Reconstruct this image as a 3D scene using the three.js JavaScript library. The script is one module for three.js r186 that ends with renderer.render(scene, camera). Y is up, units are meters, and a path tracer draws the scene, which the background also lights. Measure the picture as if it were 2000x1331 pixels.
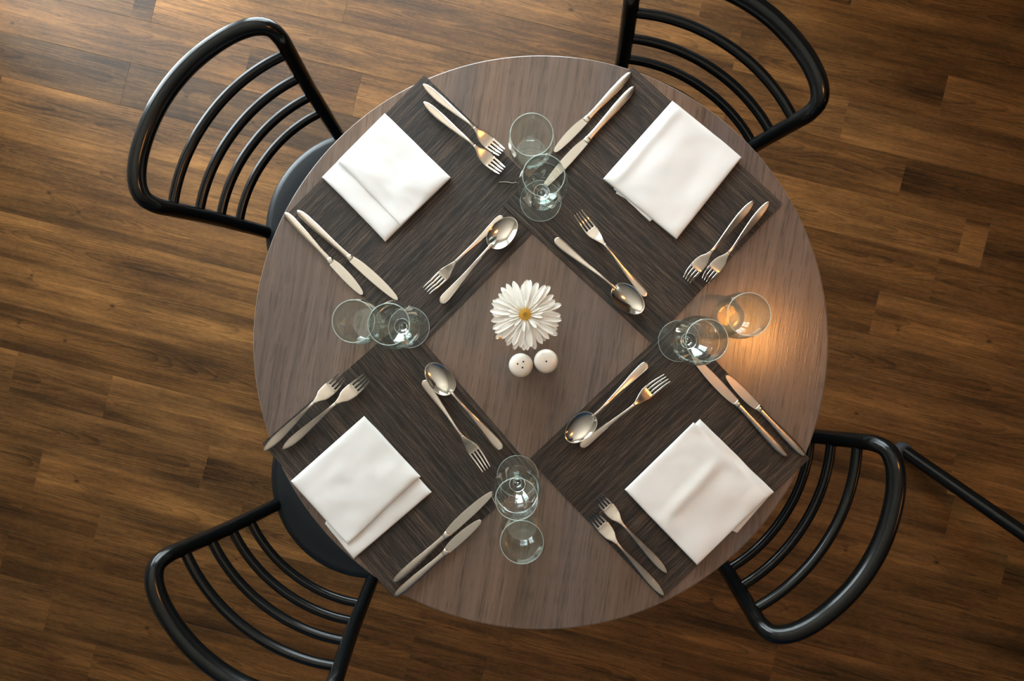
import * as THREE from 'three';
import { mergeGeometries, mergeVertices } from 'three/addons/utils/BufferGeometryUtils.js';
import { RoundedBoxGeometry } from 'three/addons/geometries/RoundedBoxGeometry.js';
import { RectAreaLightUniformsLib } from 'three/addons/lights/RectAreaLightUniformsLib.js';
import { Brush, Evaluator, SUBTRACTION } from 'three-bvh-csg';

// ------------------------------------------------------------------ camera
const FOCAL = 1169, EYE = 1.74, NADIR = [1023, 675];          // focal length in pixels of a 2000 x 1331 frame; camera height; where straight down falls
const scene = new THREE.Scene();
const camera = new THREE.PerspectiveCamera(2 * Math.atan(665.5 / FOCAL) * 180 / Math.PI, 2000 / 1331, 0.05, 60);
const R = (() => {                                             // small tilt of the hand-held camera off the vertical
  const d = new THREE.Vector3((NADIR[0] - 1000) / FOCAL, (NADIR[1] - 665.5) / FOCAL, 1).normalize();
  const q = new THREE.Quaternion().setFromUnitVectors(new THREE.Vector3(0, 0, 1), d);
  const e = new THREE.Matrix4().makeRotationFromQuaternion(q).elements;
  return [[e[0], e[4], e[8]], [e[1], e[5], e[9]], [e[2], e[6], e[10]]];
})();
const axis = (r) => new THREE.Vector3(r[0], -r[2], r[1]);
camera.position.set(0, EYE, 0);
camera.up.copy(axis(R[1]).negate());
camera.lookAt(camera.position.clone().add(axis(R[2])));
scene.add(camera);
/** the point of the place at height y that was measured at (px, py) in the photograph */
function P(px, py, y = 0.74) {
  const a = (px - 1000) / FOCAL, b = (py - 665.5) / FOCAL;
  const w = [0, 1, 2].map((i) => a * R[0][i] + b * R[1][i] + R[2][i]);
  const t = (EYE - y) / w[2];
  return new THREE.Vector3(w[0] * t, y, w[1] * t);
}

// ------------------------------------------------------------------ renderer, sky, daylight
const renderer = new THREE.WebGLRenderer({ antialias: true });
renderer.toneMapping = THREE.LinearToneMapping;
renderer.toneMappingExposure = 1.0;
renderer.shadowMap.enabled = true;
RectAreaLightUniformsLib.init();

const SKY = new THREE.Color().setRGB(0.85, 0.94, 1.0), SKY_LEVEL = 7.1;
scene.background = SKY;
scene.backgroundIntensity = SKY_LEVEL;

// the room follows the floor boards, which run 14 degrees off the picture's horizontal
const TURN = -14 * Math.PI / 180;
const toWorld = (u, v, y = 0) => new THREE.Vector3(u * Math.cos(TURN) + v * Math.sin(TURN), y, -u * Math.sin(TURN) + v * Math.cos(TURN));
const toRoom = (p) => [p.x * Math.cos(TURN) - p.z * Math.sin(TURN), p.x * Math.sin(TURN) + p.z * Math.cos(TURN)];
const ROOM = { u0: -1.95, u1: 4.3, v0: -1.9, v1: 3.4, h: 2.9, t: 0.22 };
// windows: [wall, centre along the wall, width, sill, head]
const WINDOWS = [
  ['west', -1.2, 1.2, 0.05, 2.3],
  ['north', -1.0, 1.7, 0.05, 2.3],
];
for (const [wall, c, w, lo, hi] of WINDOWS) {
  const l = new THREE.RectAreaLight(SKY, SKY_LEVEL, w, hi - lo);
  l.name = 'window_daylight';
  const y = (lo + hi) / 2;
  const out = ROOM.t + 0.03;
  const p = wall === 'west' ? toWorld(ROOM.u0 - out, c, y) : toWorld(c, ROOM.v0 - out, y);
  const q = wall === 'west' ? toWorld(0, c, y) : toWorld(c, 0, y);
  l.position.copy(p); l.lookAt(q);
  scene.add(l);
}

// ------------------------------------------------------------------ helpers
let seed = 7;
const rnd = () => { seed = (seed * 1664525 + 1013904223) >>> 0; return seed / 4294967296; };
const lerp = (a, b, t) => a + (b - a) * t;
const clamp = (x, a = 0, b = 1) => Math.min(b, Math.max(a, x));
const smooth = (a, b, x) => { const t = clamp((x - a) / (b - a)); return t * t * (3 - 2 * t); };
const PERM = new Uint8Array(512);
{ const p = [...Array(256).keys()]; for (let i = 255; i > 0; i--) { const j = Math.floor(rnd() * (i + 1)); [p[i], p[j]] = [p[j], p[i]]; } for (let i = 0; i < 512; i++) PERM[i] = p[i & 255]; }
function vn(x, y, s = 0) {                                     // value noise, 0 to 1
  const xi = Math.floor(x), yi = Math.floor(y), fx = x - xi, fy = y - yi;
  const u = fx * fx * (3 - 2 * fx), v = fy * fy * (3 - 2 * fy);
  const h = (a, b) => PERM[PERM[PERM[a & 255] + (b & 255)] + (s & 255)] / 255;
  return lerp(lerp(h(xi, yi), h(xi + 1, yi), u), lerp(h(xi, yi + 1), h(xi + 1, yi + 1), u), v);
}
const fbm = (x, y, s, n = 4) => { let a = 0, k = 0.5, t = 0; for (let i = 0; i < n; i++) { a += k * vn(x, y, s + i * 17); t += k; x *= 2.03; y *= 2.03; k *= 0.5; } return a / t; };
function texture(w, h, f, srgb = true) {
  const d = new Uint8Array(w * h * 4);
  for (let j = 0; j < h; j++) for (let i = 0; i < w; i++) {
    const c = f(i / w, j / h), o = (j * w + i) * 4;
    d[o] = clamp(c[0], 0, 255); d[o + 1] = clamp(c[1], 0, 255); d[o + 2] = clamp(c[2], 0, 255); d[o + 3] = 255;
  }
  const t = new THREE.DataTexture(d, w, h);
  t.wrapS = t.wrapT = THREE.RepeatWrapping; t.magFilter = THREE.LinearFilter; t.minFilter = THREE.LinearFilter;
  if (srgb) t.colorSpace = THREE.SRGBColorSpace;
  t.needsUpdate = true;
  return t;
}
function mesh(name, geo, mat, parent) {
  const m = new THREE.Mesh(geo, mat); m.name = name; m.castShadow = m.receiveShadow = true;
  if (parent) parent.add(m);
  return m;
}
const taken = {};
function numbered(name) { const n = taken[name] = (taken[name] ?? -1) + 1; return n ? name + '_' + String(n).padStart(3, '0') : name; }
function thing(name, label, category, position, turn = 0, group) {
  const g = new THREE.Group(); g.name = numbered(name);
  if (position) g.position.copy(position);
  g.rotation.y = turn;
  g.userData = { label, category }; if (group) g.userData.group = group;
  scene.add(g);
  return g;
}
function copyOf(root, label, position, turn, group) {
  const c = root.clone(); c.name = numbered(root.name); c.userData = { ...root.userData, label }; if (group) c.userData.group = group;
  c.position.copy(position); c.rotation.set(0, turn, 0); scene.add(c);
  return c;
}
function structure(o, name) { o.name = name; o.userData.kind = 'structure'; scene.add(o); return o; }
/** monotone cubic through [s, value] rows */
function curve(rows) {
  const n = rows.length, x = rows.map((r) => r[0]), y = rows.map((r) => r[1]), d = [], m = [];
  for (let i = 0; i < n - 1; i++) d.push((y[i + 1] - y[i]) / (x[i + 1] - x[i]));
  for (let i = 0; i < n; i++) m.push(i === 0 ? d[0] : i === n - 1 ? d[n - 2] : d[i - 1] * d[i] <= 0 ? 0 : 2 / (1 / d[i - 1] + 1 / d[i]));
  return (s) => {
    if (s <= x[0]) return y[0]; if (s >= x[n - 1]) return y[n - 1];
    let i = 0; while (s > x[i + 1]) i++;
    const h = x[i + 1] - x[i], t = (s - x[i]) / h, a = t * t, b = a * t;
    return (2 * b - 3 * a + 1) * y[i] + (b - 2 * a + t) * h * m[i] + (3 * a - 2 * b) * y[i + 1] + (b - a) * h * m[i + 1];
  };
}
/** closed solid along +x: half width w(s), height of the middle c(s), half thickness t(s), sideways middle z(s) */
function loft(s0, s1, n, w, c, t, z = () => 0, m = 16, power = 2.4) {
  const pos = [], idx = [];
  for (let i = 0; i <= n; i++) {
    const s = lerp(s0, s1, i / n);
    for (let k = 0; k < m; k++) {
      const a = 2 * Math.PI * k / m, ca = Math.cos(a), sa = Math.sin(a);
      pos.push(s, c(s) + Math.sign(sa) * Math.abs(sa) ** (2 / power) * t(s), z(s) + Math.sign(ca) * Math.abs(ca) ** (2 / power) * w(s));
    }
  }
  for (let i = 0; i < n; i++) for (let k = 0; k < m; k++) {
    const a = i * m + k, b = i * m + (k + 1) % m;
    idx.push(a, b, a + m, b, b + m, a + m);
  }
  const e = pos.length / 3;
  pos.push(s0, c(s0), z(s0), s1, c(s1), z(s1));
  for (let k = 0; k < m; k++) { idx.push(e, (k + 1) % m, k); idx.push(e + 1, n * m + k, n * m + (k + 1) % m); }
  const g = new THREE.BufferGeometry();
  g.setAttribute('position', new THREE.Float32BufferAttribute(pos, 3)); g.setIndex(idx); g.computeVertexNormals();
  return g;
}
function tube(points, r, seg = 48, sides = 14, closed = false) {
  return new THREE.TubeGeometry(new THREE.CatmullRomCurve3(points, closed, 'centripetal'), seg, r, sides, closed);
}
const V = (x, y, z) => new THREE.Vector3(x, y, z);
const lathe = (rows, seg = 64) => new THREE.LatheGeometry(rows.map(([r, y]) => new THREE.Vector2(r, y)), seg);

// ------------------------------------------------------------------ materials
const std = (o) => new THREE.MeshStandardMaterial(o);
const phys = (o) => new THREE.MeshPhysicalMaterial(o);
const rgb = (r, g, b) => new THREE.Color().setRGB(r, g, b);
const M = {
  steel: std({ color: rgb(0.61, 0.53, 0.45), metalness: 1, roughness: 0.25 }),
  polished: std({ color: rgb(0.66, 0.60, 0.53), metalness: 1, roughness: 0.12 }),
  black: phys({ color: rgb(0.003, 0.0035, 0.0035), roughness: 0.20, specularIntensity: 0.65 }),
  seat: phys({ color: rgb(0.004, 0.007, 0.010), roughness: 0.36, specularIntensity: 1.0 }),
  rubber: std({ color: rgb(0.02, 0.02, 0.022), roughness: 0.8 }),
  cloth: std({ color: rgb(0.76, 0.755, 0.745), roughness: 0.95 }),
  ceramic: phys({ color: rgb(0.74, 0.67, 0.58), roughness: 0.35, clearcoat: 0.4, clearcoatRoughness: 0.2 }),
  glass: phys({ color: rgb(0.955, 0.985, 0.968), roughness: 0.0, transmission: 1, thickness: 0, ior: 1.75 }),
  footGlass: phys({ color: rgb(0.97, 0.99, 0.98), roughness: 0.0, transmission: 1, thickness: 0, ior: 1.38 }),
  wallGlass: phys({ color: rgb(1, 1, 1), roughness: 0.0, transmission: 1, thickness: 0.0015, ior: 1.45, attenuationColor: rgb(0.80, 0.94, 0.87), attenuationDistance: 0.06 }),
  rim: phys({ color: rgb(0.80, 0.88, 0.83), roughness: 0.18, transmission: 0.7, thickness: 0, ior: 1.5 }),
  pane: phys({ color: rgb(0.97, 1, 0.99), roughness: 0.0, transmission: 1, thickness: 0, ior: 1.5 }),
  wall: std({ color: rgb(0.42, 0.37, 0.31), roughness: 0.9 }),
  wallDark: std({ color: rgb(0.10, 0.085, 0.07), roughness: 0.85 }),
  wallBlue: std({ color: rgb(0.05, 0.11, 0.21), roughness: 0.8 }),
  ceiling: std({ color: rgb(0.74, 0.65, 0.55), roughness: 0.95 }),
  frame: std({ color: rgb(0.70, 0.68, 0.64), roughness: 0.5 }),
  joint: std({ color: rgb(0.02, 0.012, 0.007), roughness: 0.9 }),
};

// ------------------------------------------------------------------ floor: single boards laid in rows
const BOARD = 0.13, TEX_LEN = 2.0;
function boardTexture(k) {
  const mid = lerp(0.25, 0.75, vn(k * 3.7, 1.3, 3)), lean = (vn(k * 1.9, 8.1, 5) - 0.5) * 0.5, deep = lerp(0.02, 0.5, vn(k * 2.3, 4.7, 9));
  const s = k * 31, knots = [];
  for (let i = 0; i < 3; i++) if (vn(k * 5.1 + i * 3.3, 2.2 + i, 21) > 0.5) knots.push([0.1 + 0.8 * vn(i * 7.7 + k, 3.1, 8), 0.2 + 0.6 * vn(i * 4.1, k * 2.9, 6), 0.006 + 0.008 * vn(i, k, 4)]);
  return texture(1536, 128, (a, b) => {
    const x = a * TEX_LEN; let y = b * BOARD;                        // metres
    let kn = 0;
    for (const [kx, ky, kr] of knots) { const dx = (x - kx * TEX_LEN) * 0.45, dy = y - ky * BOARD, q = Math.exp(-(dx * dx + dy * dy) / (kr * kr)); y += dy * q * 2.2; kn = Math.max(kn, Math.exp(-(dx * dx * 2 + dy * dy) / (kr * kr * 0.14))); }
    const warp = (fbm(x * 2.2, y * 9, s + 1, 3) - 0.5) * 0.055;
    const yy = (y - mid * BOARD - lean * x * 0.04) + warp * 0.5, dd = 0.03 * deep + 0.035 * (x - TEX_LEN * vn(k, 6.6, 2)) + warp;
    const r = Math.sqrt(yy * yy * 1.3 + dd * dd) * 190;
    const f = r - Math.floor(r), ring = Math.pow(f, 2.5) * (1 - smooth(0.9, 1.0, f));
    const streak = fbm(x * 4.5, y * 110, s + 5, 3), broad = fbm(x * 1.1, y * 16, s + 6, 3), blotch = fbm(x * 5, y * 14, s + 9, 3);
    const pore = smooth(0.66, 0.86, vn(x * 26, y * 900, s + 7)) * 0.5 + smooth(0.72, 0.9, vn(x * 60, y * 1300, s + 8)) * 0.4;
    let v = 0.62 + (broad - 0.5) * 0.62 + (streak - 0.5) * 0.42 + (blotch - 0.5) * 0.42 - ring * 0.26 - pore * 0.20 + (vn(x * 38, y * 420, s + 14) - 0.5) * 0.13 + (vn(x * 120, y * 240, s + 15) - 0.5) * 0.10;
    v = v * (1 - 0.72 * kn);
    const w = clamp(v, 0.08, 1.1);
    const red = 0.5 + (fbm(x * 1.4, y * 22, s + 12, 2) - 0.5) * 0.8;
    return [lerp(47, 190, w) + 3 * red, lerp(34, 145, w) - 1 * red, lerp(20, 88, w) - 3 * red];
  });
}
const boardMaps = [...Array(9).keys()].map((k) => boardTexture(k + 1));
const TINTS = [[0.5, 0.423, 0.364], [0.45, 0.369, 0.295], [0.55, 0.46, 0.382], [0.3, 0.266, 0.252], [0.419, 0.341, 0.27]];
const boardMats = {};
function boardMat(k, t) {
  const id = k * 10 + t;
  return boardMats[id] ??= phys({ map: boardMaps[k], bumpMap: boardMaps[k], bumpScale: 0.0006, color: rgb(...TINTS[t]), roughness: 0.50, specularIntensity: 0.4 });
}
function boardGeometry(len, w, th, u0, flip) {
  const c = 0.0003, x = len / 2, z = w / 2, top = [[-x + c, 0, -z + c], [x - c, 0, -z + c], [x - c, 0, z - c], [-x + c, 0, z - c]];
  const lip = [[-x, -c, -z], [x, -c, -z], [x, -c, z], [-x, -c, z]], low = lip.map(([a, , b]) => [a, -th, b]);
  const pos = [], uv = [];
  const put = (p) => { pos.push(...p); const a = (p[0] + x) / TEX_LEN + u0, b = (p[2] + z) / w * 0.996 + 0.002; uv.push(a, flip ? 1 - b : b); };
  const quad = (a, b, d, e) => { put(a); put(e); put(b); put(b); put(e); put(d); };
  quad(...top);
  for (let i = 0; i < 4; i++) { const j = (i + 1) % 4; quad(lip[i], lip[j], top[j], top[i]); quad(low[i], low[j], lip[j], lip[i]); }
  const g = new THREE.BufferGeometry();
  g.setAttribute('position', new THREE.Float32BufferAttribute(pos, 3)); g.setAttribute('uv', new THREE.Float32BufferAttribute(uv, 2)); g.computeVertexNormals();
  return g;
}
{
  const fu = (ROOM.u0 + ROOM.u1) / 2, fv = (ROOM.v0 + ROOM.v1) / 2;
  const floor = mesh('floor', new THREE.BoxGeometry(ROOM.u1 - ROOM.u0 + 0.4, 0.1, ROOM.v1 - ROOM.v0 + 0.4), M.joint);
  structure(floor, 'floor');
  floor.position.copy(toWorld(fu, fv, -0.062)); floor.rotation.y = TURN;
  const v00 = toRoom(P(0, 60, 0))[1];
  const rowOf = (p) => Math.floor((toRoom(p)[1] - v00) / BOARD);
  // joints that the photograph shows, each [px, py] in the middle of a board's end
  const shown = {};
  for (const [px, py] of [[69, 940], [1951, 1160], [1703, 630], [1368, 20], [1682, 360], [300, 20], [692, 205], [94, 1195], [950, 1290]]) { const p = P(px, py, 0); shown[rowOf(p)] = toRoom(p)[0]; }
  const tones = { 0: 3 };
  const first = Math.ceil((ROOM.v0 - v00) / BOARD) - 1, last = Math.floor((ROOM.v1 - v00) / BOARD);
  for (let r = first; r <= last; r++) {
    const lo = Math.max(v00 + r * BOARD, ROOM.v0), hi = Math.min(v00 + (r + 1) * BOARD, ROOM.v1);
    if (hi - lo < 0.01) continue;
    const L = lerp(1.3, 1.9, rnd());
    let start = shown[r] ?? ROOM.u0 - rnd() * 1.8; while (start > ROOM.u0) start -= L;
    for (let u = start, n = 0; u < ROOM.u1; u += L, n++) {
      const a = Math.max(u, ROOM.u0), b = Math.min(u + L, ROOM.u1);
      if (b - a < 0.02) { rnd(); continue; }
      let t = Math.floor(rnd() * 5); if (t === 3 && rnd() > 0.25) t = 2;
      const k = Math.floor(rnd() * 9), mid = (a + b) / 2;
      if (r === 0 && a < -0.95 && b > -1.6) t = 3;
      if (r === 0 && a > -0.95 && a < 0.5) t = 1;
      if (r === 1 || r === 2) t = t === 3 ? 0 : t;
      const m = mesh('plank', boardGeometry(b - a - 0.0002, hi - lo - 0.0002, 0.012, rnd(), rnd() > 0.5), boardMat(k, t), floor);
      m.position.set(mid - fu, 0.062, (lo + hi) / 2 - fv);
    }
  }
}

// ------------------------------------------------------------------ walls, ceiling, windows
function wallGeometry(len, holes) {
  const s = new THREE.Shape([new THREE.Vector2(-len / 2, 0), new THREE.Vector2(len / 2, 0), new THREE.Vector2(len / 2, ROOM.h), new THREE.Vector2(-len / 2, ROOM.h)]);
  for (const [c, w, lo, hi] of holes) s.holes.push(new THREE.Path([new THREE.Vector2(c - w / 2, lo), new THREE.Vector2(c - w / 2, hi), new THREE.Vector2(c + w / 2, hi), new THREE.Vector2(c + w / 2, lo)]));
  return new THREE.ExtrudeGeometry(s, { depth: ROOM.t, bevelEnabled: false });
}
{
  const cu = (ROOM.u0 + ROOM.u1) / 2, cv = (ROOM.v0 + ROOM.v1) / 2, lu = ROOM.u1 - ROOM.u0 + 2 * ROOM.t, lv = ROOM.v1 - ROOM.v0;
  // each wall's own +z points out of the room, +x along the wall
  const walls = {
    north: [cu, ROOM.v0, TURN + Math.PI, lu, M.wall], south: [cu, ROOM.v1, TURN, lu, M.wallBlue],
    west: [ROOM.u0, cv, TURN - Math.PI / 2, lv, M.wall], east: [ROOM.u1, cv, TURN + Math.PI / 2, lv, M.wallDark],
  };
  let n = 0;
  for (const [side, [u, v, turn, len, mat]] of Object.entries(walls)) {
    const sign = side === 'north' ? -1 : 1, mid = side === 'north' || side === 'south' ? cu : cv;
    const holes = WINDOWS.filter((w) => w[0] === side).map(([, c, w, lo, hi]) => [sign * (c - mid), w, lo, hi]);
    const wall = structure(mesh('wall_' + side, wallGeometry(len, holes), mat), 'wall_' + side);
    wall.position.copy(toWorld(u, v, 0)); wall.rotation.y = turn;
    for (const [c, w, lo, hi] of holes) {
      const win = new THREE.Group(); structure(win, 'window_' + ++n);
      win.position.copy(wall.position); win.rotation.y = turn;
      const z = 0.12, f = 0.05;
      for (const [x, y, sx, sy] of [[c, lo + f / 2, w, f], [c, hi - f / 2, w, f], [c - w / 2 + f / 2, (lo + hi) / 2, f, hi - lo - 2 * f], [c + w / 2 - f / 2, (lo + hi) / 2, f, hi - lo - 2 * f], [c, (lo + hi) / 2, 0.04, hi - lo - 2 * f]]) {
        const b = mesh('window_frame', new RoundedBoxGeometry(sx, sy, 0.06, 1, 0.004), M.frame, win); b.position.set(x, y, z);
      }
      for (const k of [-1, 1]) { const b = mesh('pane', new THREE.PlaneGeometry(w / 2 - f, hi - lo - 2 * f), M.pane, win); b.position.set(c + k * (w / 4 - 0.005), (lo + hi) / 2, z); }
      const sill = mesh('window_sill', new RoundedBoxGeometry(w - 0.01, 0.03, 0.16, 1, 0.006), M.frame, win); sill.position.set(c, lo + 0.015, 0.01);
    }
  }
  const part = structure(mesh('added_shade_wall', new THREE.BoxGeometry(0.2, ROOM.h, 0.62), M.wallDark), 'added_shade_wall');  // unseen wall stub, added to shade the floor behind it
  part.position.copy(toWorld(0.50, ROOM.v0 + 0.31, ROOM.h / 2)); part.rotation.y = TURN;
  const ceiling = structure(mesh('ceiling', new THREE.BoxGeometry(lu, 0.15, lv + 2 * ROOM.t), M.ceiling), 'ceiling');
  ceiling.position.copy(toWorld(cu, cv, ROOM.h + 0.075)); ceiling.rotation.y = TURN;
}

// ------------------------------------------------------------------ round table
const TOP = 0.74;
const tableAt = P(1051, 667, TOP);
const veneer = texture(1536, 1536, (a, b) => {
  const x = a, y = b;                                           // one metre a side, grain along y
  const w = x + (fbm(x * 3, y * 1.1, 41, 3) - 0.5) * 0.05, q = y * 1.0;
  const streak = fbm(w * 170, q * 3.2, 43, 3), broad = fbm(w * 13, q * 0.8, 44, 3), band = fbm(w * 45, q * 1.6, 47, 2);
  const fleck = fbm(x * 42, y * 15, 45, 3);
  const pore = smooth(0.62, 0.85, vn(w * 520, q * 24, 46)) * 0.6 + smooth(0.7, 0.9, vn(w * 800, q * 50, 48)) * 0.5;
  const v = clamp(0.56 + (streak - 0.5) * 0.36 + (broad - 0.5) * 0.16 + (band - 0.5) * 0.14 + (fleck - 0.5) * 0.16 - pore * 0.28, 0, 1);
  const c = (vn(w * 20, q * 1.5, 49) - 0.5) * 10;
  return [lerp(63, 133, v) + c, lerp(52, 112, v), lerp(45, 100, v) - c];
});
const M_top = std({ map: veneer, bumpMap: veneer, bumpScale: 0.0010, roughness: 0.21 });
const M_edge = std({ color: rgb(0.24, 0.19, 0.16), roughness: 0.5 });
{
  const t = thing('dining_table', 'round dining table with dark stained wooden top laid for four', 'table', V(tableAt.x, 0, tableAt.z));
  const r = 0.4795;
  const top = lathe([[0, 0], [r - 0.0016, 0], [r - 0.0004, -0.0006], [r, -0.0018], [r, -0.024], [r - 0.003, -0.027], [0, -0.027]], 160);
  const p = top.attributes.position, uv = top.attributes.uv, g = -9 * Math.PI / 180;
  for (let i = 0; i < p.count; i++) { const x = p.getX(i), z = p.getZ(i); uv.setXY(i, 0.5 + x * Math.cos(g) - z * Math.sin(g), 0.5 + x * Math.sin(g) + z * Math.cos(g)); }
  mesh('tabletop', top, M_top, t).position.y = TOP;
  mesh('edge_band', lathe([[r - 0.001, -0.0012], [r + 0.0006, -0.0014], [r + 0.0009, -0.0022], [r + 0.0009, -0.0235], [r - 0.001, -0.0245]], 160), M_edge, t).position.y = TOP;
  mesh('column', lathe([[0, 0.028], [0.038, 0.028], [0.038, 0.70], [0.10, 0.706], [0.10, 0.713], [0, 0.713]], 40), M.black, t);
  mesh('base', lathe([[0, 0], [0.185, 0], [0.19, 0.006], [0.185, 0.012], [0.11, 0.024], [0.04, 0.034], [0, 0.034]], 64), M.black, t);
}

// ------------------------------------------------------------------ chairs
// local frame: +x sideways, +z out from the table, origin under the middle of the top slat
function makeChair(label) {
  const c = thing('bow_back_chair', label, 'chair', V(0, 0, 0));
  c.userData.group = 'black chairs round the table';
  const side = (k) => [V(k * 0.131, 0.452, -0.030), V(k * 0.137, 0.50, -0.0235), V(k * 0.143, 0.545, -0.018), V(k * 0.150, 0.60, -0.011), V(k * 0.158, 0.66, -0.006), V(k * 0.168, 0.725, 0.0), V(k * 0.1735, 0.758, 0.006), V(k * 0.1725, 0.776, 0.018), V(k * 0.159, 0.785, 0.0325), V(k * 0.13, 0.788, 0.0515), V(k * 0.088, 0.789, 0.068), V(k * 0.042, 0.79, 0.078)];
  mesh('back_bow', tube([...side(-1), V(0, 0.79, 0.081), ...side(1).reverse()], 0.0138, 150, 18), M.black, c);
  for (const [y, w, d, b] of [[0.725, 0.167, 0, 0.044], [0.66, 0.158, -0.006, 0.033], [0.60, 0.150, -0.011, 0.026], [0.545, 0.143, -0.018, 0.018]]) {
    const pts = []; for (let i = -4; i <= 4; i++) { const a = i / 4; pts.push(V(a * w, y, d + (b - d) * (1 - Math.abs(a) ** 2.1))); }
    mesh('slat', tube(pts, 0.0084, 48, 12), M.black, c);
  }
  const sz = -0.203, r = 0.221;
  const seat = mesh('seat', lathe([[0, 0.4505], [0.10, 0.4515], [0.17, 0.456], [r - 0.018, 0.4585], [r - 0.007, 0.4565], [r - 0.001, 0.450], [r, 0.442], [r - 0.004, 0.432], [r - 0.02, 0.427], [0, 0.427]], 96), M.seat, c); seat.position.z = sz;
  const ring = mesh('seat_ring', new THREE.TorusGeometry(0.172, 0.0095, 12, 72), M.black, c); ring.rotation.x = Math.PI / 2; ring.position.set(0, 0.4175, sz);
  for (const k of [-1, 1]) {
    const back = mesh('leg', tube([V(k * 0.131, 0.452, -0.030), V(k * 0.131, 0.40, -0.036), V(k * 0.134, 0.2, -0.030), V(k * 0.138, 0.012, -0.012)], 0.0115, 24, 14), M.black, c);
    const bf = mesh('rubber_foot', new THREE.CylinderGeometry(0.014, 0.0145, 0.02, 20), M.rubber, back); bf.position.set(k * 0.138, 0.01, -0.012);
    const front = mesh('leg', tube([V(k * 0.125, 0.418, sz - 0.118), V(k * 0.135, 0.38, sz - 0.136), V(k * 0.137, 0.2, sz - 0.146), V(k * 0.138, 0.012, sz - 0.152)], 0.0115, 24, 14), M.black, c);
    const ff = mesh('rubber_foot', new THREE.CylinderGeometry(0.014, 0.0145, 0.02, 20), M.rubber, front); ff.position.set(k * 0.138, 0.01, sz - 0.152);
  }
  return c;
}
{
  const places = [
    [-0.504, -0.369, -143.1, 'black tubular bow-back chair with a thin sliver of its round seat showing'],
    [-0.448, 0.447, 126.5, 'black tubular bow-back chair with a broad arc of its round seat showing'],
    [0.471, 0.303, 31.9, 'black tubular bow-back chair with its seat hidden, beside the slanted black leg'],
    [0.319, -0.472, -55.7, 'black tubular bow-back chair with hidden seat, across from the broad seat arc'],
  ];
  const proto = makeChair(places[0][3]);
  places.forEach(([x, z, deg, label], i) => {
    const a = deg * Math.PI / 180, turn = Math.PI / 2 - a;
    const c = i ? copyOf(proto, label, V(x, 0, z), turn) : proto;
    c.position.set(x, 0, z); c.rotation.y = turn;
  });
}

// ------------------------------------------------------------------ a neighbouring side table of which one slanted leg reaches into view
{
  const foot = P(1764, 881, 0.01), edge = P(2000, 1044, 0.20);
  const dir = edge.clone().sub(foot).normalize(), top = foot.clone().add(dir.clone().multiplyScalar(0.66 / dir.y));
  const flat = V(dir.x, 0, dir.z).normalize(), mid = top.clone().add(flat.clone().multiplyScalar(0.06)); mid.y = 0;
  const t = thing('side_table', 'black side table with slanted tubular legs beside the dining chairs', 'table', mid);
  const away = V(foot.x - mid.x, 0, foot.z - mid.z), a0 = Math.atan2(away.z, away.x), rf = away.length();
  for (let k = 0; k < 3; k++) {
    const a = a0 + k * 2 * Math.PI / 3, e = V(Math.cos(a), 0, Math.sin(a));
    const p0 = e.clone().multiplyScalar(rf).setY(0.014), p1 = e.clone().multiplyScalar(0.06).setY(0.67);
    const leg = mesh('leg', tube([p0, p0.clone().lerp(p1, 0.5), p1], 0.0185, 12, 16), M.black, t);
    const f = mesh('rubber_foot', lathe([[0, 0], [0.024, 0], [0.0245, 0.006], [0.021, 0.022], [0.016, 0.026], [0, 0.026]], 24), M.rubber, leg); f.position.copy(p0).setY(0);
  }
  mesh('hub', new THREE.CylinderGeometry(0.08, 0.08, 0.03, 32), M.black, t).position.y = 0.675;
  mesh('tabletop', lathe([[0, 0.69], [0.25, 0.69], [0.255, 0.695], [0.255, 0.708], [0.25, 0.713], [0, 0.713]], 64), M.black, t);
}

// ------------------------------------------------------------------ place mats
const MAT_H = 0.0016;
const weave = texture(1024, 1024, (a, b) => {
  const rows = 320, row = Math.floor(b * rows), f = b * rows - row;      // strands run along u
  const tone = vn(a * 20 + row * 7.31, row * 1.7, 61), fine = vn(a * 150, row * 3.1, 62), thread = Math.sin(f * Math.PI);
  const group = vn(row * 0.21, 3.3, 63), kind = vn(row * 5.77, 9.1, 64);
  let v = 0.26 + (tone - 0.5) * 0.54 + (group - 0.5) * 0.25 + (kind > 0.72 ? 0.26 : kind < 0.25 ? -0.12 : 0) + (fine - 0.5) * 0.20;
  v *= lerp(0.55, 1, thread);
  const x = (a * 1024 / 9) % 1; if (x < 0.16) v *= 0.86;
  v = clamp(v, 0, 1);
  return [lerp(20, 150, v), lerp(16, 126, v), lerp(13, 106, v)];
});
const M_mat = std({ color: rgb(0.76, 0.73, 0.70), map: weave, bumpMap: weave, bumpScale: 0.0006, roughness: 0.75 });
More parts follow.
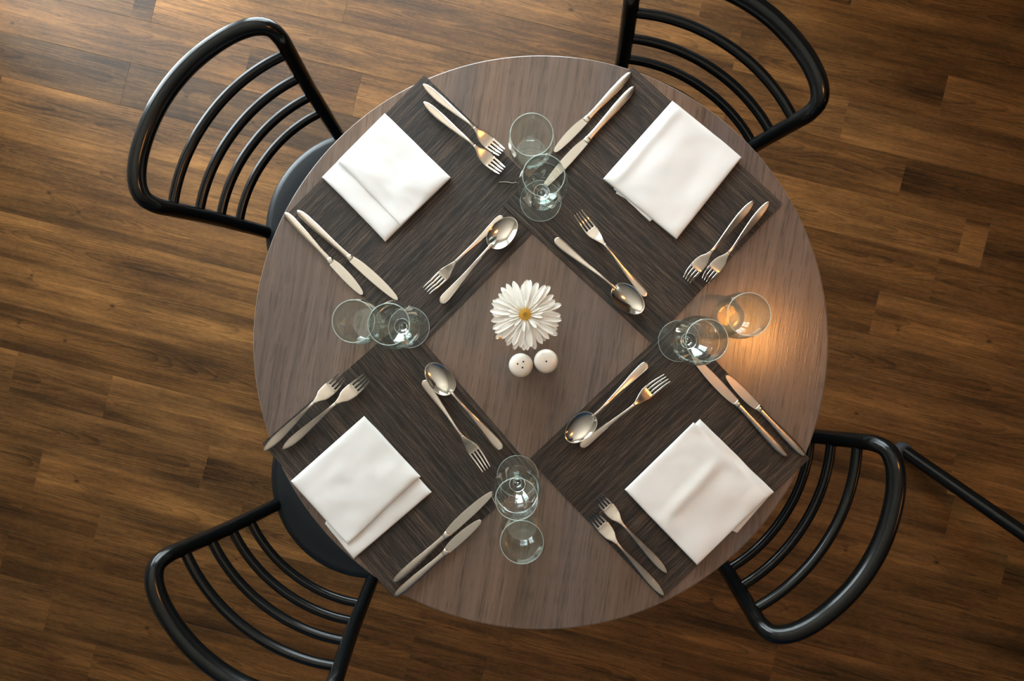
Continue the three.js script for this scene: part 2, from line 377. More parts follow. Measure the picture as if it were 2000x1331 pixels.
function matGeometry(lift) {
  const L = 0.337, W = 0.317, n = 20, pos = [], uv = [], idx = [];
  for (let j = 0; j <= n; j++) for (let i = 0; i <= n; i++) {
    const x = (i / n - 0.5) * L, z = (j / n - 0.5) * W;
    pos.push(x, MAT_H + lift(x, z), z); uv.push(i / n, j / n);
  }
  const m = n + 1, count = m * m;
  for (let k = 0; k < count; k++) { pos.push(pos[k * 3], pos[k * 3 + 1] - MAT_H, pos[k * 3 + 2]); uv.push(uv[k * 2], uv[k * 2 + 1]); }
  for (let j = 0; j < n; j++) for (let i = 0; i < n; i++) {
    const a = j * m + i, b = a + 1, c = a + m, d = c + 1;
    idx.push(a, c, b, b, c, d, a + count, b + count, c + count, b + count, d + count, c + count);
  }
  const rim = []; for (let i = 0; i < n; i++) rim.push(i); for (let j = 0; j < n; j++) rim.push(j * m + n); for (let i = n; i > 0; i--) rim.push(n * m + i); for (let j = n; j > 0; j--) rim.push(j * m);
  rim.forEach((a, k) => { const b = rim[(k + 1) % rim.length]; idx.push(a, b, a + count, b, b + count, a + count); });
  const g = new THREE.BufferGeometry();
  g.setAttribute('position', new THREE.Float32BufferAttribute(pos, 3)); g.setAttribute('uv', new THREE.Float32BufferAttribute(uv, 2)); g.setIndex(idx);
  const flat = g.toNonIndexed(); flat.computeVertexNormals();
  return flat;
}
const AT = { nw: 'at the chair with a thin seat sliver', sw: 'at the chair with a broad seat arc', se: 'at the chair beside the slanted black leg', ne: 'at the chair across from the broad seat arc' };
{
  const mats = {                                               // corners as [tangential pair, opposite pair]
    nw: [[554, 427], [828, 148], [1092, 404], [816, 683]], ne: [[1237, 138], [1520, 402], [1283, 670], [977, 393]],
    sw: [[757, 1168], [514, 870], [787, 618], [1061, 925]], se: [[1575, 890], [1298, 1165], [1037, 893], [1316, 640]],
  };
  const order = { nw: 0, sw: 1, se: 2, ne: 3 };
  for (const [k, q] of Object.entries(mats)) {
    const c = q.map(([x, y]) => P(x, y, TOP));
    const mid = c.reduce((a, b) => a.clone().add(b), V(0, 0, 0)).multiplyScalar(0.25);
    const dir = c[1].clone().sub(c[0]).add(c[2].clone().sub(c[3]));
    const turn = Math.atan2(-dir.z, dir.x);
    // corners that lie on a neighbour's mat are raised by its thickness; -x is the side of c[0], +z the inner side
    const up = [];
    if (k === 'ne') up.push([-1, 1]); if (k === 'sw') up.push([1, 1]); if (k === 'se') up.push([-1, 1], [1, 1]);
    const g = matGeometry((x, z) => {
      let h = 0; for (const [sx, sz] of up) { const d = Math.hypot(0.1685 - x * sx, 0.1585 - z * sz); h = Math.max(h, (MAT_H + 0.0002) * (1 - smooth(0.075, 0.13, d))); }
      return h;
    });
    const m = mesh(numbered('place_mat'), g, M_mat, scene);
    m.position.copy(mid).setY(TOP + 0.0001); m.rotation.y = turn;
    m.userData = { label: 'dark brown woven place mat ' + AT[k], category: 'place mat', group: 'woven place mats' };
  }
}

// ------------------------------------------------------------------ napkins
function clothSlab(corners, y0, th, s, ridges = [], soft = 14) {
  const n = 56, pos = [], idx = [], m = n + 1, [A, B, C, D] = corners;
  const at = (a, b) => { const p = A.clone().lerp(B, a), q = D.clone().lerp(C, a); return p.lerp(q, b); };
  const warp = (t) => (Math.sign(t - 0.5) * (1 - (1 - Math.abs(2 * t - 1)) ** 1.6) + 1) / 2;      // more rows near the folded edges
  for (const top of [1, 0]) for (let j = 0; j <= n; j++) for (let i = 0; i <= n; i++) {
    const a = warp(i / n), b = warp(j / n), p = at(a, b), e = Math.max(0, (1 - Math.abs(2 * a - 1) ** soft) * (1 - Math.abs(2 * b - 1) ** soft));
    let h = th * (0.30 + 0.70 * e ** 0.45);
    let bump = (fbm(a * 2.6 + s, b * 2.6, 71 + s, 2) - 0.5) * 0.0060 + (fbm(a * 7, b * 7 + s, 72 + s, 2) - 0.5) * 0.0010;
    for (const [x0, z0, x1, z1, hh, ww] of ridges) {
      const dx = x1 - x0, dz = z1 - z0, l = Math.hypot(dx, dz), t = ((a - x0) * dx + (b - z0) * dz) / (l * l), d = ((a - x0) * dz - (b - z0) * dx) / l;
      bump += hh * Math.exp(-(d * d) / (ww * ww)) * smooth(-0.15, 0.2, t) * (1 - smooth(0.8, 1.15, t));
    }
    h += bump * e;
    const wob = (fbm(a * 3 + s * 3, b * 3, 77, 2) - 0.5) * 0.0016;
    pos.push(p.x + wob, top ? y0 + h : y0, p.z - wob);
  }
  const count = m * m;
  for (let j = 0; j < n; j++) for (let i = 0; i < n; i++) {
    const a = j * m + i, b = a + 1, c = a + m, d = c + 1;
    idx.push(a, c, b, b, c, d, a + count, b + count, c + count, b + count, d + count, c + count);
  }
  const rim = []; for (let i = 0; i < n; i++) rim.push(i); for (let j = 0; j < n; j++) rim.push(j * m + n); for (let i = n; i > 0; i--) rim.push(n * m + i); for (let j = n; j > 0; j--) rim.push(j * m);
  rim.forEach((a, k) => { const b = rim[(k + 1) % rim.length]; idx.push(a, b, a + count, b, b + count, a + count); });
  const g = new THREE.BufferGeometry();
  g.setAttribute('position', new THREE.Float32BufferAttribute(pos, 3)); g.setIndex(idx); g.computeVertexNormals();
  return g;
}
{
  const base = TOP + MAT_H + 0.0004;
  // each: corners clockwise from the top for every layer from below: [corners, lift, thickness, ridges]
  const sets = {
    nw: ['white napkin with a wide stepped fold, ' + AT.nw, [
      [[[751, 222], [879, 347], [752, 472], [629, 345]], 0, 0.007, []],
      [[[751, 221], [880, 347], [783, 441], [659, 314]], 0.0052, 0.006, []],
    ]],
    ne: ['white napkin with loose layer peeking out, ' + AT.ne, [
      [[[1330, 232], [1440, 315], [1327, 452], [1203, 377]], 0, 0.003, []],
      [[[1300, 250], [1420, 330], [1269, 433], [1199, 368]], 0.0014, 0.003, []],
      [[[1314, 196], [1449, 307], [1322, 467], [1178, 349]], 0.0030, 0.0065, [[0.10, 0.03, 0.12, 0.98, 0.0022, 0.055]]],
    ]],
    sw: ['white napkin with an offset top fold, ' + AT.sw, [
      [[[716, 822], [843, 962], [690, 1093], [634, 1024]], 0, 0.006, []],
      [[[711, 813], [821, 932], [679, 1064], [567, 941]], 0.0052, 0.0065, []],
    ]],
    se: ['white napkin with a ridge across it, ' + AT.se, [
      [[[1374, 832], [1506, 966], [1441, 1041], [1240, 960]], 0, 0.0035, []],
      [[[1368, 819], [1512, 962], [1364, 1100], [1226, 955]], 0.0025, 0.005, []],
      [[[1355, 826], [1500, 970], [1362, 1105], [1221, 957]], 0.0062, 0.0055, [[0.42, 0.12, 0.46, 0.9, 0.0034, 0.06]]],
    ]],
  };
  let s = 1;
  for (const [label, layers] of Object.values(sets)) {
    const all = layers[layers.length - 1][0], mid = P(all.reduce((a, c) => a + c[0], 0) / 4, all.reduce((a, c) => a + c[1], 0) / 4, base);
    const t = thing('napkin', label, 'napkin', mid, 0, 'folded white napkins');
    for (const [q, lift, th, ridges] of layers) {
      const g = clothSlab(q.map(([x, y]) => P(x, y, base + lift + th * 0.5).sub(mid)).map((p) => p.setY(0)), lift, th, s++, ridges);
      mesh('folded_layer', g, M.cloth, t);
    }
  }
}

// ------------------------------------------------------------------ cutlery; every piece lies along +x from its handle's end
const TABLEWARE = TOP + MAT_H + 0.0003;
function makeFork(rimmed) {
  const g = new THREE.Group();
  const L = rimmed ? 0.183 : 0.176, n0 = rimmed ? 0.113 : 0.114, hd = rimmed ? 0.1475 : 0.150;
  const w = rimmed ? curve([[0, 0.0018], [0.002, 0.0048], [0.006, 0.0066], [0.012, 0.0071], [0.025, 0.0065], [0.05, 0.0046], [0.08, 0.0029], [0.105, 0.0023], [0.113, 0.0026], [0.121, 0.0048], [0.135, 0.0092], [0.141, 0.0105], [hd, 0.0107]])
    : curve([[0, 0.0012], [0.002, 0.0026], [0.008, 0.0047], [0.02, 0.0064], [0.033, 0.0067], [0.055, 0.0056], [0.085, 0.0035], [0.106, 0.0023], [0.114, 0.0025], [0.122, 0.0048], [0.130, 0.0092], [0.137, 0.0107], [0.144, 0.0112], [hd, 0.0110]]);
  const c = curve([[0, 0.0062], [0.03, 0.0052], [0.07, 0.0092], [0.105, 0.0146], [0.118, 0.0130], [0.135, 0.0068], [0.148, 0.0040], [0.160, 0.0052], [L, 0.0128]]);
  const t = curve([[0, 0.0010], [0.006, 0.0015], [0.06, 0.0016], [0.105, 0.0017], [0.122, 0.0013], [0.145, 0.0010], [L, 0.0008]]);
  mesh('handle', loft(0, n0, 60, w, c, t), M.steel, g);
  mesh('head', loft(n0, hd, 26, w, c, t, undefined, 20, 3.2), M.steel, g);
  const half = rimmed ? 0.0107 : 0.0110, tw = rimmed ? 0.00185 : 0.0021;
  for (let k = 0; k < 4; k++) {
    const z0 = lerp(-half + tw, half - tw, k / 3), pull = rimmed ? 0.86 : 0.80;
    const z = (s) => z0 * lerp(1, pull, smooth(hd - 0.002, L, s) ** 1.3);
    const wt = curve([[hd - 0.003, tw], [lerp(hd, L, 0.6), tw * 0.82], [L - 0.002, tw * 0.48], [L, tw * 0.22]]);
    mesh('tine', loft(hd - 0.002, L, 20, wt, c, t, z, 10, 3), M.polished, g);
  }
  if (rimmed) addRim(g, w, c, t, 0.055);
  g.userData.length = L;
  return g;
}
function addRim(g, w, c, t, reach) {                             // raised line round the end of the handle
  const pts = [];
  for (let i = 0; i <= 16; i++) { const s = lerp(reach, 0.0035, (i / 16) ** 0.8); pts.push(V(s, c(s) + t(s) * 0.86, w(s) - 0.0012)); }
  pts.push(V(0.0018, c(0) + t(0.002) * 0.9, 0));
  for (let i = 16; i >= 0; i--) { const s = lerp(reach, 0.0035, (i / 16) ** 0.8); pts.push(V(s, c(s) + t(s) * 0.86, -w(s) + 0.0012)); }
  mesh('raised_edge', tube(pts, 0.00042, 90, 6), M.steel, g);
}
function makeSpoon() {
  const g = new THREE.Group(), L = 0.187, n0 = 0.128;
  const w = curve([[0, 0.0018], [0.002, 0.0050], [0.006, 0.0068], [0.013, 0.0074], [0.027, 0.0067], [0.055, 0.0046], [0.09, 0.0029], [0.115, 0.0023], [n0, 0.0028]]);
  const c = curve([[0, 0.0062], [0.03, 0.0050], [0.07, 0.0090], [0.105, 0.0150], [0.120, 0.0150], [n0, 0.0134]]);
  const t = curve([[0, 0.0010], [0.006, 0.0015], [0.06, 0.0016], [0.11, 0.0019], [n0, 0.0013]]);
  mesh('handle', loft(0, n0 + 0.002, 64, w, c, t), M.steel, g);
  addRim(g, w, c, t, 0.06);
  // bowl: an egg-shaped hollow with its wider half towards the handle
  const bl = L - n0 + 0.003, x0 = n0 - 0.003, na = 40, nr = 14, pos = [], idx = [];
  const outline = (a) => { const u = 0.5 - 0.5 * Math.cos(a); return [x0 + bl * u, 0.0206 * Math.sin(a) ** 0.92 * (1 + 0.10 * Math.cos(a))]; };
  const rimY = (x) => lerp(0.0128, 0.0092, smooth(x0, L, x));
  for (const under of [0, 1]) for (let j = 0; j <= nr; j++) for (let i = 0; i < 2 * na; i++) {
    const a = Math.PI * (i <= na ? i / na : (2 * na - i) / na), sg = i <= na ? 1 : -1, q = j / nr;
    const [ox, oz] = outline(a), cx = x0 + bl * 0.47, x = lerp(cx, ox, q), z = sg * oz * q;
    const d = 0.0082 * (1 - q * q) ** 0.9;
    pos.push(x, Math.max(0.0006, rimY(x) - d - (under ? 0.0010 : 0)), z);
  }
  const row = 2 * na, layer = row * (nr + 1);
  for (let j = 0; j < nr; j++) for (let i = 0; i < row; i++) {
    const a = j * row + i, b = j * row + (i + 1) % row;
    idx.push(a, b, a + row, b, b + row, a + row, a + layer, a + row + layer, b + layer, b + layer, a + row + layer, b + row + layer);
  }
  for (let i = 0; i < row; i++) { const a = nr * row + i, b = nr * row + (i + 1) % row; idx.push(a, b, a + layer, b, b + layer, a + layer); }
  let bowl = new THREE.BufferGeometry(); bowl.setAttribute('position', new THREE.Float32BufferAttribute(pos, 3)); bowl.setIndex(idx);
  bowl = mergeVertices(bowl, 1e-6); bowl.computeVertexNormals();
  mesh('bowl', bowl, M.polished, g);
  g.userData.length = L;
  return g;
}
function makeKnife(L, hl, side) {                                // side: where the curved edge of the blade is, +1 or -1 along z
  const g = new THREE.Group();
  const w = curve([[0, 0.0012], [0.002, 0.0030], [0.009, 0.0054], [0.024, 0.0069], [0.042, 0.0069], [0.07, 0.0058], [hl - 0.016, 0.0048], [hl, 0.0052]]);
  const t = curve([[0, 0.0010], [0.004, 0.0026], [0.03, 0.0040], [0.08, 0.0036], [hl - 0.01, 0.0030], [hl, 0.0026]]);
  const c = () => 0.0042;
  mesh('handle', loft(0, hl, 64, w, c, t, undefined, 18, 2.2), M.steel, g);
  mesh('collar', loft(hl - 0.004, hl + 0.005, 10, curve([[hl - 0.004, 0.0053], [hl, 0.0058], [hl + 0.005, 0.0056]]), c, curve([[hl - 0.004, 0.0028], [hl, 0.0031], [hl + 0.005, 0.0022]]), undefined, 18, 2.4), M.polished, g);
  const s = new THREE.Shape(), b = L - hl, X = (f) => hl + f * b;
  s.moveTo(X(0), -0.0050);
  s.lineTo(X(0.05), -0.0056);
  s.bezierCurveTo(X(0.35), -0.0066, X(0.72), -0.0062, X(0.93), -0.0026);
  s.quadraticCurveTo(X(0.985), -0.0014, X(1.0), 0.0016);
  s.quadraticCurveTo(X(0.985), 0.0048, X(0.93), 0.0062);
  s.bezierCurveTo(X(0.76), 0.0100, X(0.45), 0.0114, X(0.20), 0.0092);
  s.quadraticCurveTo(X(0.07), 0.0076, X(0), 0.0050);
  const blade = new THREE.ExtrudeGeometry(s, { depth: 0.0006, bevelEnabled: true, bevelThickness: 0.0005, bevelSize: 0.0009, bevelOffset: -0.0009, bevelSegments: 2, curveSegments: 20 });
  blade.rotateX(side > 0 ? Math.PI / 2 : -Math.PI / 2); blade.translate(0, 0.0040, 0);
  if (side > 0) blade.translate(0, 0.0003, 0); else blade.translate(0, -0.0003, 0);
  mesh('blade', blade, M.polished, g);
  g.userData.length = L;
  return g;
}
const KINDS = { fork: makeFork(false), rimmed: makeFork(true), spoon: makeSpoon(), long: [makeKnife(0.2265, 0.118, -1), makeKnife(0.2265, 0.118, 1)], short: [makeKnife(0.193, 0.112, -1), makeKnife(0.193, 0.112, 1)] };
function lay(kind, name, label, category, group, from, to, { side = 1, fixed = false, lift = 0, pitch = 0 } = {}) {
  const src = Array.isArray(KINDS[kind]) ? KINDS[kind][side > 0 ? 1 : 0] : KINDS[kind], L = src.userData.length;
  const g = src.clone(); g.name = numbered(name); g.userData = { label, category, group };
  const a = P(from[0], from[1], TABLEWARE + 0.006), b = P(to[0], to[1], TABLEWARE + 0.008), d = b.clone().sub(a);
  const k = fixed ? 1 : Math.hypot(d.x, d.z) / L;
  g.scale.setScalar(k);
  g.position.copy(a).setY(TABLEWARE + lift);
  g.rotation.order = 'YXZ'; g.rotation.set(0, Math.atan2(-d.z, d.x), pitch);
  scene.add(g);
  return g;
}
const FG = 'plain forks at the mat ends', KG = 'steel knives', DG = 'rimmed dessert forks', SG = 'steel spoons';
const settings = {
  nw: { outer: [[827, 165], [981, 300]], inner: [[828, 200], [982, 337]], long: [[580, 411], [770, 583], -1], short: [[556, 415], [706, 577], -1], rimmed: [[982, 423], [833, 569]], spoon: [[861, 592], [1006, 429]] },
  ne: { outer: [[1503, 394], [1376, 550]], inner: [[1472, 393], [1338, 549]], long: [[1240, 168], [1076, 352], -1], short: [[1234, 140], [1084, 297], -1], rimmed: [[1262, 579], [1128, 416]], spoon: [[1084, 467], [1254, 609]] },
  sw: { outer: [[516, 880], [670, 735]], inner: [[553, 877], [718, 738]], long: [[767, 1139], [962, 966], -1], short: [[770, 1166], [941, 1019], -1], rimmed: [[826, 744], [951, 917]], spoon: [[980, 877], [836, 712]] },
  se: { outer: [[1296, 1163], [1155, 1004]], inner: [[1302, 1119], [1166, 968]], long: [[1538, 893], [1362, 703], -1], short: [[1573, 892], [1421, 732], -1], rimmed: [[1134, 873], [1302, 738]], spoon: [[1264, 710], [1107, 860]] },
};
const KNIFE_SIDE = { nw: -1, ne: 1, sw: -1, se: -1 };
for (const [k, s] of Object.entries(settings)) {
  lay('fork', 'fork', 'plain fork at the mat edge, ' + AT[k], 'fork', FG, ...s.outer, { lift: 0 });
  lay('fork', 'fork', 'plain fork next to the napkin, ' + AT[k], 'fork', FG, ...s.inner, { lift: 0.0006, pitch: 0.018 });
  lay('long', 'table_knife', 'longer knife next to the napkin, ' + AT[k], 'knife', KG, s.long[0], s.long[1], { side: KNIFE_SIDE[k], fixed: true });
  lay('short', 'table_knife', 'shorter knife at the mat edge, ' + AT[k], 'knife', KG, s.short[0], s.short[1], { side: KNIFE_SIDE[k] });
  lay('rimmed', 'dessert_fork', 'rim-handled fork by the spoon, ' + AT[k], 'fork', DG, ...s.rimmed);
  lay('spoon', 'dessert_spoon', 'shiny spoon with rimmed handle, ' + AT[k], 'spoon', SG, ...s.spoon, { lift: 0.0012, pitch: 0.02 });
}

// ------------------------------------------------------------------ glasses
const glassShape = (rows, n) => new THREE.SplineCurve(rows.map(([r, y]) => new THREE.Vector2(r, y))).getPoints(n).map((p) => [Math.max(0, p.x), p.y]);
function goblet(label, at) {
  const g = thing('wine_glass', label, 'wine glass', at, 0, 'stemmed wine glasses');
  mesh('foot', lathe(glassShape([[0.0062, 0.0006], [0.030, 0.0], [0.0335, 0.0004], [0.0342, 0.0014], [0.0335, 0.0022], [0.024, 0.0042], [0.012, 0.0075], [0.0062, 0.0120]], 60), 96), M.footGlass, g);
  mesh('foot_edge', new THREE.TorusGeometry(0.0341, 0.00045, 8, 96).rotateX(Math.PI / 2).translate(0, 0.0014, 0), M.rim, g);
  mesh('stem', lathe(glassShape([[0, 0.0010], [0.0060, 0.0012], [0.0061, 0.0118], [0.0043, 0.020], [0.0039, 0.032], [0.0043, 0.044], [0.0065, 0.0505], [0.0125, 0.0560], [0.0118, 0.0583], [0.0045, 0.0560], [0, 0.0555]], 80), 48), M.wallGlass, g);
  mesh('bowl', lathe(glassShape([[0.0127, 0.0561], [0.0215, 0.0630], [0.0295, 0.0735], [0.0352, 0.0870], [0.0374, 0.1010], [0.0366, 0.1160], [0.0336, 0.1340], [0.0302, 0.1500], [0.0298, 0.1508], [0.0292, 0.1500],
    [0.0320, 0.1340], [0.0350, 0.1160], [0.0358, 0.1010], [0.0336, 0.0875], [0.0281, 0.0748], [0.0203, 0.0648], [0.0119, 0.0584]], 130), 96), M.glass, g);
  mesh('rim', new THREE.TorusGeometry(0.0298, 0.00062, 8, 96).rotateX(Math.PI / 2).translate(0, 0.1508, 0), M.rim, g);
  return g;
}
function tumbler(label, at) {
  const g = thing('tumbler', label, 'tumbler', at, 0, 'low water tumblers');
  mesh('glass_body', lathe(glassShape([[0, 0.0012], [0.018, 0.0010], [0.0235, 0.0], [0.0262, 0.0010], [0.0280, 0.0045], [0.0296, 0.0101], [0.0315, 0.0150], [0.0350, 0.0300], [0.0366, 0.0450], [0.0364, 0.0620], [0.0348, 0.0780], [0.0332, 0.0895], [0.0327, 0.0902], [0.0322, 0.0895],
    [0.0337, 0.0780], [0.0352, 0.0620], [0.0353, 0.0450], [0.0337, 0.0300], [0.0301, 0.0160], [0.0262, 0.0085], [0.0235, 0.0062], [0.018, 0.0054], [0, 0.0050]], 150), 96), M.glass, g);
  mesh('rim', new THREE.TorusGeometry(0.0327, 0.00065, 8, 96).rotateX(Math.PI / 2).translate(0, 0.0901, 0), M.rim, g);
  return g;
}
{
  const yg = TOP + MAT_H * 2 + 0.0006, yt = TOP + 0.0004;
  goblet('stemmed wine glass by knife tips, beside the loose thread', P(1056, 393, yg));
  goblet('stemmed wine glass in the warm lamp glow, beside a slanted knife tip', P(1326, 666.5, yg));
  goblet('stemmed wine glass between the thin seat sliver and broad seat arc chairs', P(799, 640, yg));
  goblet('stemmed wine glass on the shakers side, by the dessert fork tines', P(1011, 930, yg));
  tumbler('low round tumbler by fork tines and two knife tips, near the loose thread', P(1037, 300, yt));
  tumbler('low round tumbler standing in the warm lamp glow on bare wood', P(1423, 620, yt));
  tumbler('low round tumbler between the thin seat sliver and broad seat arc chairs', P(720, 632, yt));
  tumbler('low round tumbler on bare wood on the shakers side', P(1019.5, 1025, yt));
}
{ // a loose thread on the mats
  const p = [[975, 356.5], [983, 355.5], [992, 356], [1001, 357.5], [1009, 356]].map(([x, y]) => P(x, y, TOP + MAT_H + 0.0009));
  const o = p[0].clone();
  const m = mesh('loose_thread', tube(p.map((q) => q.sub(o)), 0.0005, 40, 6), std({ color: rgb(0.55, 0.5, 0.45), roughness: 0.9 }), scene);
  m.position.copy(o); m.userData = { label: 'short pale loose thread lying on a dark mat', category: 'thread' };
}

// ------------------------------------------------------------------ flower, vase, shakers
{
  const headY = TOP + 0.125, head = P(1026, 615, headY), vaseAt = V(head.x, TOP, head.z);
  const v = thing('bud_vase', 'small white bud vase holding the white flower', 'vase', vaseAt);
  mesh('vase_body', lathe([[0, 0.0004], [0.018, 0.0], [0.0205, 0.001], [0.022, 0.006], [0.0235, 0.02], [0.022, 0.036], [0.016, 0.052], [0.0105, 0.064], [0.0098, 0.076], [0.0115, 0.084], [0.0110, 0.0848], [0.0100, 0.084], [0.0082, 0.076], [0.009, 0.064], [0.014, 0.05], [0.019, 0.036], [0.02, 0.02], [0.017, 0.006], [0, 0.005]], 56), M.ceramic, v);
  const f = thing('gerbera_flower', 'white gerbera flower with yellow centre at the middle of the table', 'flower', V(head.x, TOP, head.z));
  const H = headY - TOP;
  mesh('stem', tube([V(0.001, 0.0065, 0.001), V(0, 0.05, 0), V(0.0005, 0.09, 0.0005), V(0, H - 0.008, 0)], 0.0024, 30, 10), std({ color: rgb(0.16, 0.27, 0.06), roughness: 0.7 }), f);
  mesh('calyx', lathe([[0.0024, H - 0.016], [0.007, H - 0.013], [0.012, H - 0.007], [0.013, H - 0.003], [0, H - 0.002]], 32), std({ color: rgb(0.2, 0.3, 0.08), roughness: 0.8 }), f);
  const petalMat = phys({ color: rgb(0.87, 0.85, 0.79), roughness: 0.7, transmission: 0.25, thickness: 0 });
  const petal = (len, wid, sag, notch, s) => {
    const n = 14, k = 6, pos = [], idx = [];
    for (let i = 0; i <= n; i++) for (let j = 0; j <= k; j++) {
      const t = i / n, q = j / k * 2 - 1;
      const w = wid * (0.34 + 0.66 * smooth(0, 0.55, t)) * (t > 0.72 ? Math.sqrt(Math.max(0.0, 1 - ((t - 0.72) / 0.285) ** 2)) : 1);
      const x = 0.008 + len * t - notch * (1 - Math.abs(q)) * smooth(0.9, 1, t) * len * 0.05;
      pos.push(x, -sag * len * (t * t) + 0.0016 * (q * q - 0.3) * (1 - 0.6 * t) + 0.0006 * Math.cos(q * 9.4) * (1 - t * t) + 0.08 * len * t, q * w + 0.06 * len * Math.sin(s) * t * t);
    }
    for (let i = 0; i < n; i++) for (let j = 0; j < k; j++) { const a = i * (k + 1) + j, b = a + 1, c = a + k + 1; idx.push(a, b, c, b, c + 1, c); }
    const g = new THREE.BufferGeometry(); g.setAttribute('position', new THREE.Float32BufferAttribute(pos, 3)); g.setIndex(idx); g.computeVertexNormals(); return g;
  };
  const shapes = [petal(0.0455, 0.0045, 0.14, 0, 0.4), petal(0.0465, 0.0048, 0.10, 1, -0.7), petal(0.0440, 0.0042, 0.18, 1, 1.1), petal(0.0430, 0.0047, 0.08, 0, -0.2)];
  const rings = [[30, H - 0.0045, 1.0, 0], [28, H - 0.0015, 0.95, 0.12]];
  for (const [n, y, sc, off] of rings) for (let i = 0; i < n; i++) {
    const m = mesh('petal', shapes[Math.floor(rnd() * 4)], petalMat, f);
    m.position.y = y + (rnd() - 0.5) * 0.002; m.scale.setScalar(sc * lerp(0.93, 1.04, rnd()));
    m.rotation.order = 'YZX'; m.rotation.set((rnd() - 0.5) * 0.5, off + (i + (rnd() - 0.5) * 0.55) * 2 * Math.PI / n, (rnd() - 0.5) * 0.14);
  }
  for (let i = 0; i < 18; i++) {                                // short inner petals
    const m = mesh('inner_petal', shapes[i % 4], petalMat, f);
    m.position.y = H + 0.0008; m.scale.set(lerp(0.40, 0.50, rnd()), 0.7, lerp(0.45, 0.6, rnd()));
    m.rotation.order = 'YZX'; m.rotation.set((rnd() - 0.5) * 0.4, (i + rnd() * 0.6) * Math.PI / 9, 0.12 + rnd() * 0.1);
  }
  const brown = mesh('withered_petal', new THREE.SphereGeometry(0.0028, 12, 8), std({ color: rgb(0.42, 0.19, 0.06), roughness: 0.7 }), f);
  { const p = P(977, 661, headY - 0.004); brown.position.set(p.x - head.x, H - 0.004, p.z - head.z); brown.scale.set(1.2, 0.5, 1); }
  mesh('flower_disc', lathe([[0, H + 0.0040], [0.004, H + 0.0040], [0.0085, H + 0.0030], [0.0112, H], [0.010, H - 0.003], [0, H - 0.003]], 40), std({ color: rgb(0.55, 0.33, 0.05), roughness: 0.8 }), f);
  const bud = new THREE.ConeGeometry(0.0007, 0.0034, 5), floret = (r0, r1, n, tall) => {
    const all = [];
    for (let i = 0; i < n; i++) {
      const r = Math.sqrt(lerp(r0 * r0, r1 * r1, (i + 0.5) / n)), a = i * 2.39996, g = bud.clone();
      g.scale(1, tall * lerp(0.8, 1.2, rnd()), 1); g.rotateZ(-0.5 * r / 0.012); g.rotateY(-a); g.translate(r * Math.cos(a), H + 0.0042 - 0.0024 * (r / 0.011) ** 2, r * Math.sin(a)); all.push(g);
    }
    return mergeGeometries(all);
  };
  for (const [name, r0, r1, n, tall, col] of [['disc_centre_florets', 0, 0.0038, 60, 0.8, [0.30, 0.24, 0.04]], ['disc_florets', 0.0038, 0.0105, 240, 1, [0.74, 0.46, 0.06]], ['pale_florets', 0.0100, 0.0165, 210, 1.6, [0.86, 0.80, 0.56]]])
    mesh(name, floret(r0, r1, n, tall), std({ color: rgb(...col), roughness: 0.8 }), f).userData.kind = 'stuff';
}
{
  const shaker = (label, px, py, holes) => {
    const h = 0.058, at = P(px, py, TOP + h * 0.8).setY(TOP + 0.0002);
    const rows = [[0, 0], [0.0150, 0], [0.0165, 0.001], [0.0172, 0.004], [0.0176, 0.015], [0.0184, 0.030], [0.0192, 0.042], [0.0191, 0.048], [0.0178, 0.0535], [0.0150, 0.0568], [0.0095, 0.0586], [0.004, 0.0592], [0, 0.0593]];
    const sp = new THREE.SplineCurve(rows.map(([r, y]) => new THREE.Vector2(r, y))).getPoints(60).map((p) => [Math.max(0, p.x), p.y]); sp[0][0] = 0; sp[sp.length - 1][0] = 0;
    let body = new Brush(mergeVertices(lathe(sp, 64), 1e-5)); body.updateMatrixWorld();
    const ev = new Evaluator(); ev.attributes = ['position', 'normal']; ev.useGroups = false;
    for (const [x, z] of holes) { const b = new Brush(new THREE.CylinderGeometry(0.00145, 0.00145, 0.016, 14)); b.position.set(x, 0.057, z); b.updateMatrixWorld(); body = ev.evaluate(body, b, SUBTRACTION); body.updateMatrixWorld(); }
    const g = body.geometry; g.clearGroups();
    const t = thing('shaker', label, 'shaker', at, 0, 'white table shakers');
    mesh('shaker_body', g, M.ceramic, t);
    for (const [x, z] of holes) mesh('hole_shade', new THREE.CylinderGeometry(0.0014, 0.0014, 0.002, 12), M.rubber, t).position.set(x, 0.0512, z);  // dark plug whose colour stands for the shade inside the hole
  };
  shaker('round white shaker with three holes by the flower', 1017.3, 714, [[-0.0052, -0.0026], [0.0040, -0.0060], [0.0026, 0.0032]]);
  shaker('round white shaker with a single hole by the flower', 1066.5, 706, [[0, 0]]);
}

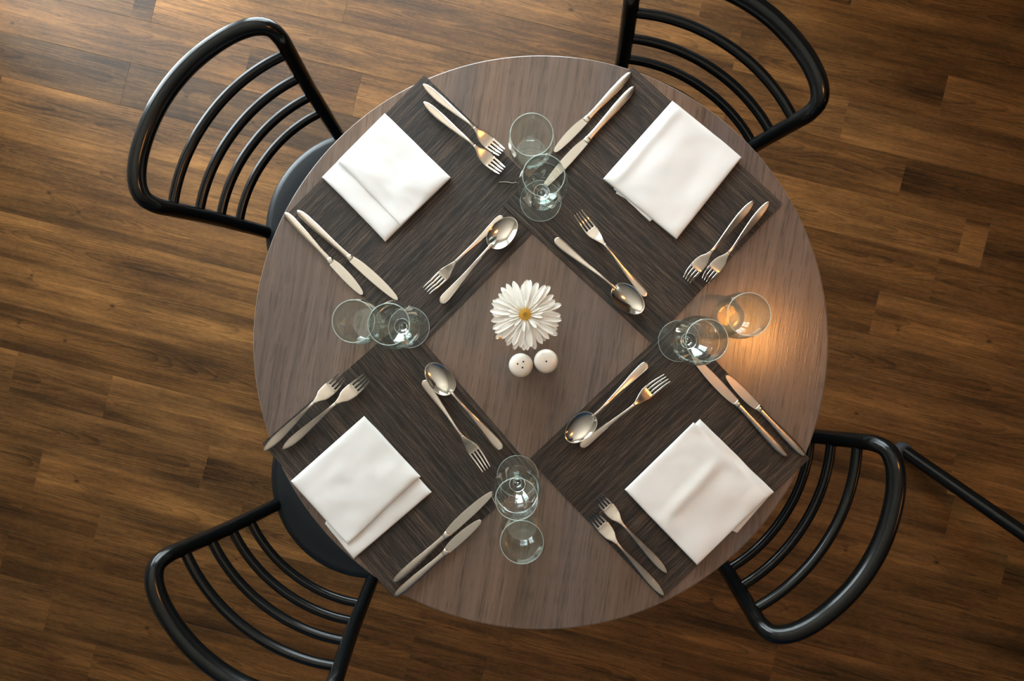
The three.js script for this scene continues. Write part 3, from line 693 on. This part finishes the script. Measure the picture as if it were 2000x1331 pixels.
// ------------------------------------------------------------------ pendant lamps out of view, mirrored in the table top, the glasses and the floor
function pendant(label, at, power) {
  const g = thing('pendant_lamp', label, 'lamp', V(at.x, at.y, at.z));
  const warm = rgb(1, 0.45, 0.13), metal = std({ color: rgb(0.03, 0.03, 0.03), roughness: 0.4, metalness: 0.6 });
  mesh('cord', new THREE.CylinderGeometry(0.003, 0.003, ROOM.h - at.y - 0.09, 8), metal, g).position.y = 0.09 + (ROOM.h - at.y - 0.09) / 2;
  mesh('socket', lathe([[0, 0.13], [0.012, 0.13], [0.02, 0.12], [0.021, 0.075], [0.016, 0.07], [0, 0.07]], 24), metal, g);
  mesh('lamp_shade', lathe([[0.02, 0.115], [0.05, 0.105], [0.10, 0.07], [0.135, 0.015], [0.14, -0.02], [0.138, -0.02], [0.132, 0.014], [0.098, 0.066], [0.05, 0.10], [0.02, 0.11]], 48), metal, g);
  mesh('shade_lining', lathe([[0.021, 0.1085], [0.049, 0.0985], [0.097, 0.0645], [0.131, 0.0135], [0.1365, -0.0195]], 48), std({ color: rgb(0.80, 0.62, 0.38), roughness: 0.5, side: THREE.DoubleSide }), g);
  mesh('bulb', lathe([[0, -0.045], [0.014, -0.041], [0.028, -0.026], [0.032, -0.006], [0.028, 0.018], [0.016, 0.05], [0.014, 0.07], [0, 0.07]], 32), std({ color: rgb(1, 0.8, 0.6), emissive: warm, emissiveIntensity: 20 * power, roughness: 0.4 }), g);
  const l = new THREE.PointLight(warm, 0.85 * power, 0, 2); l.castShadow = true; l.shadow.radius = 1.4; l.position.y = -0.01; l.name = 'bulb_light'; g.add(l);
  return g;
}
{
  const over = (px, py, y, h) => { const p = P(px, py, y), e = V(0, EYE, 0), d = p.clone().sub(e); d.y = -d.y; return p.add(d.multiplyScalar((h - y) / d.y)); };
  pendant('warm pendant lamp over the round dining table', over(1465, 655, TOP, 2.25), 1);
  pendant('warm pendant lamp over the black side table', over(1885, 965, 0, 2.25), 0.5);
}

renderer.render(scene, camera);
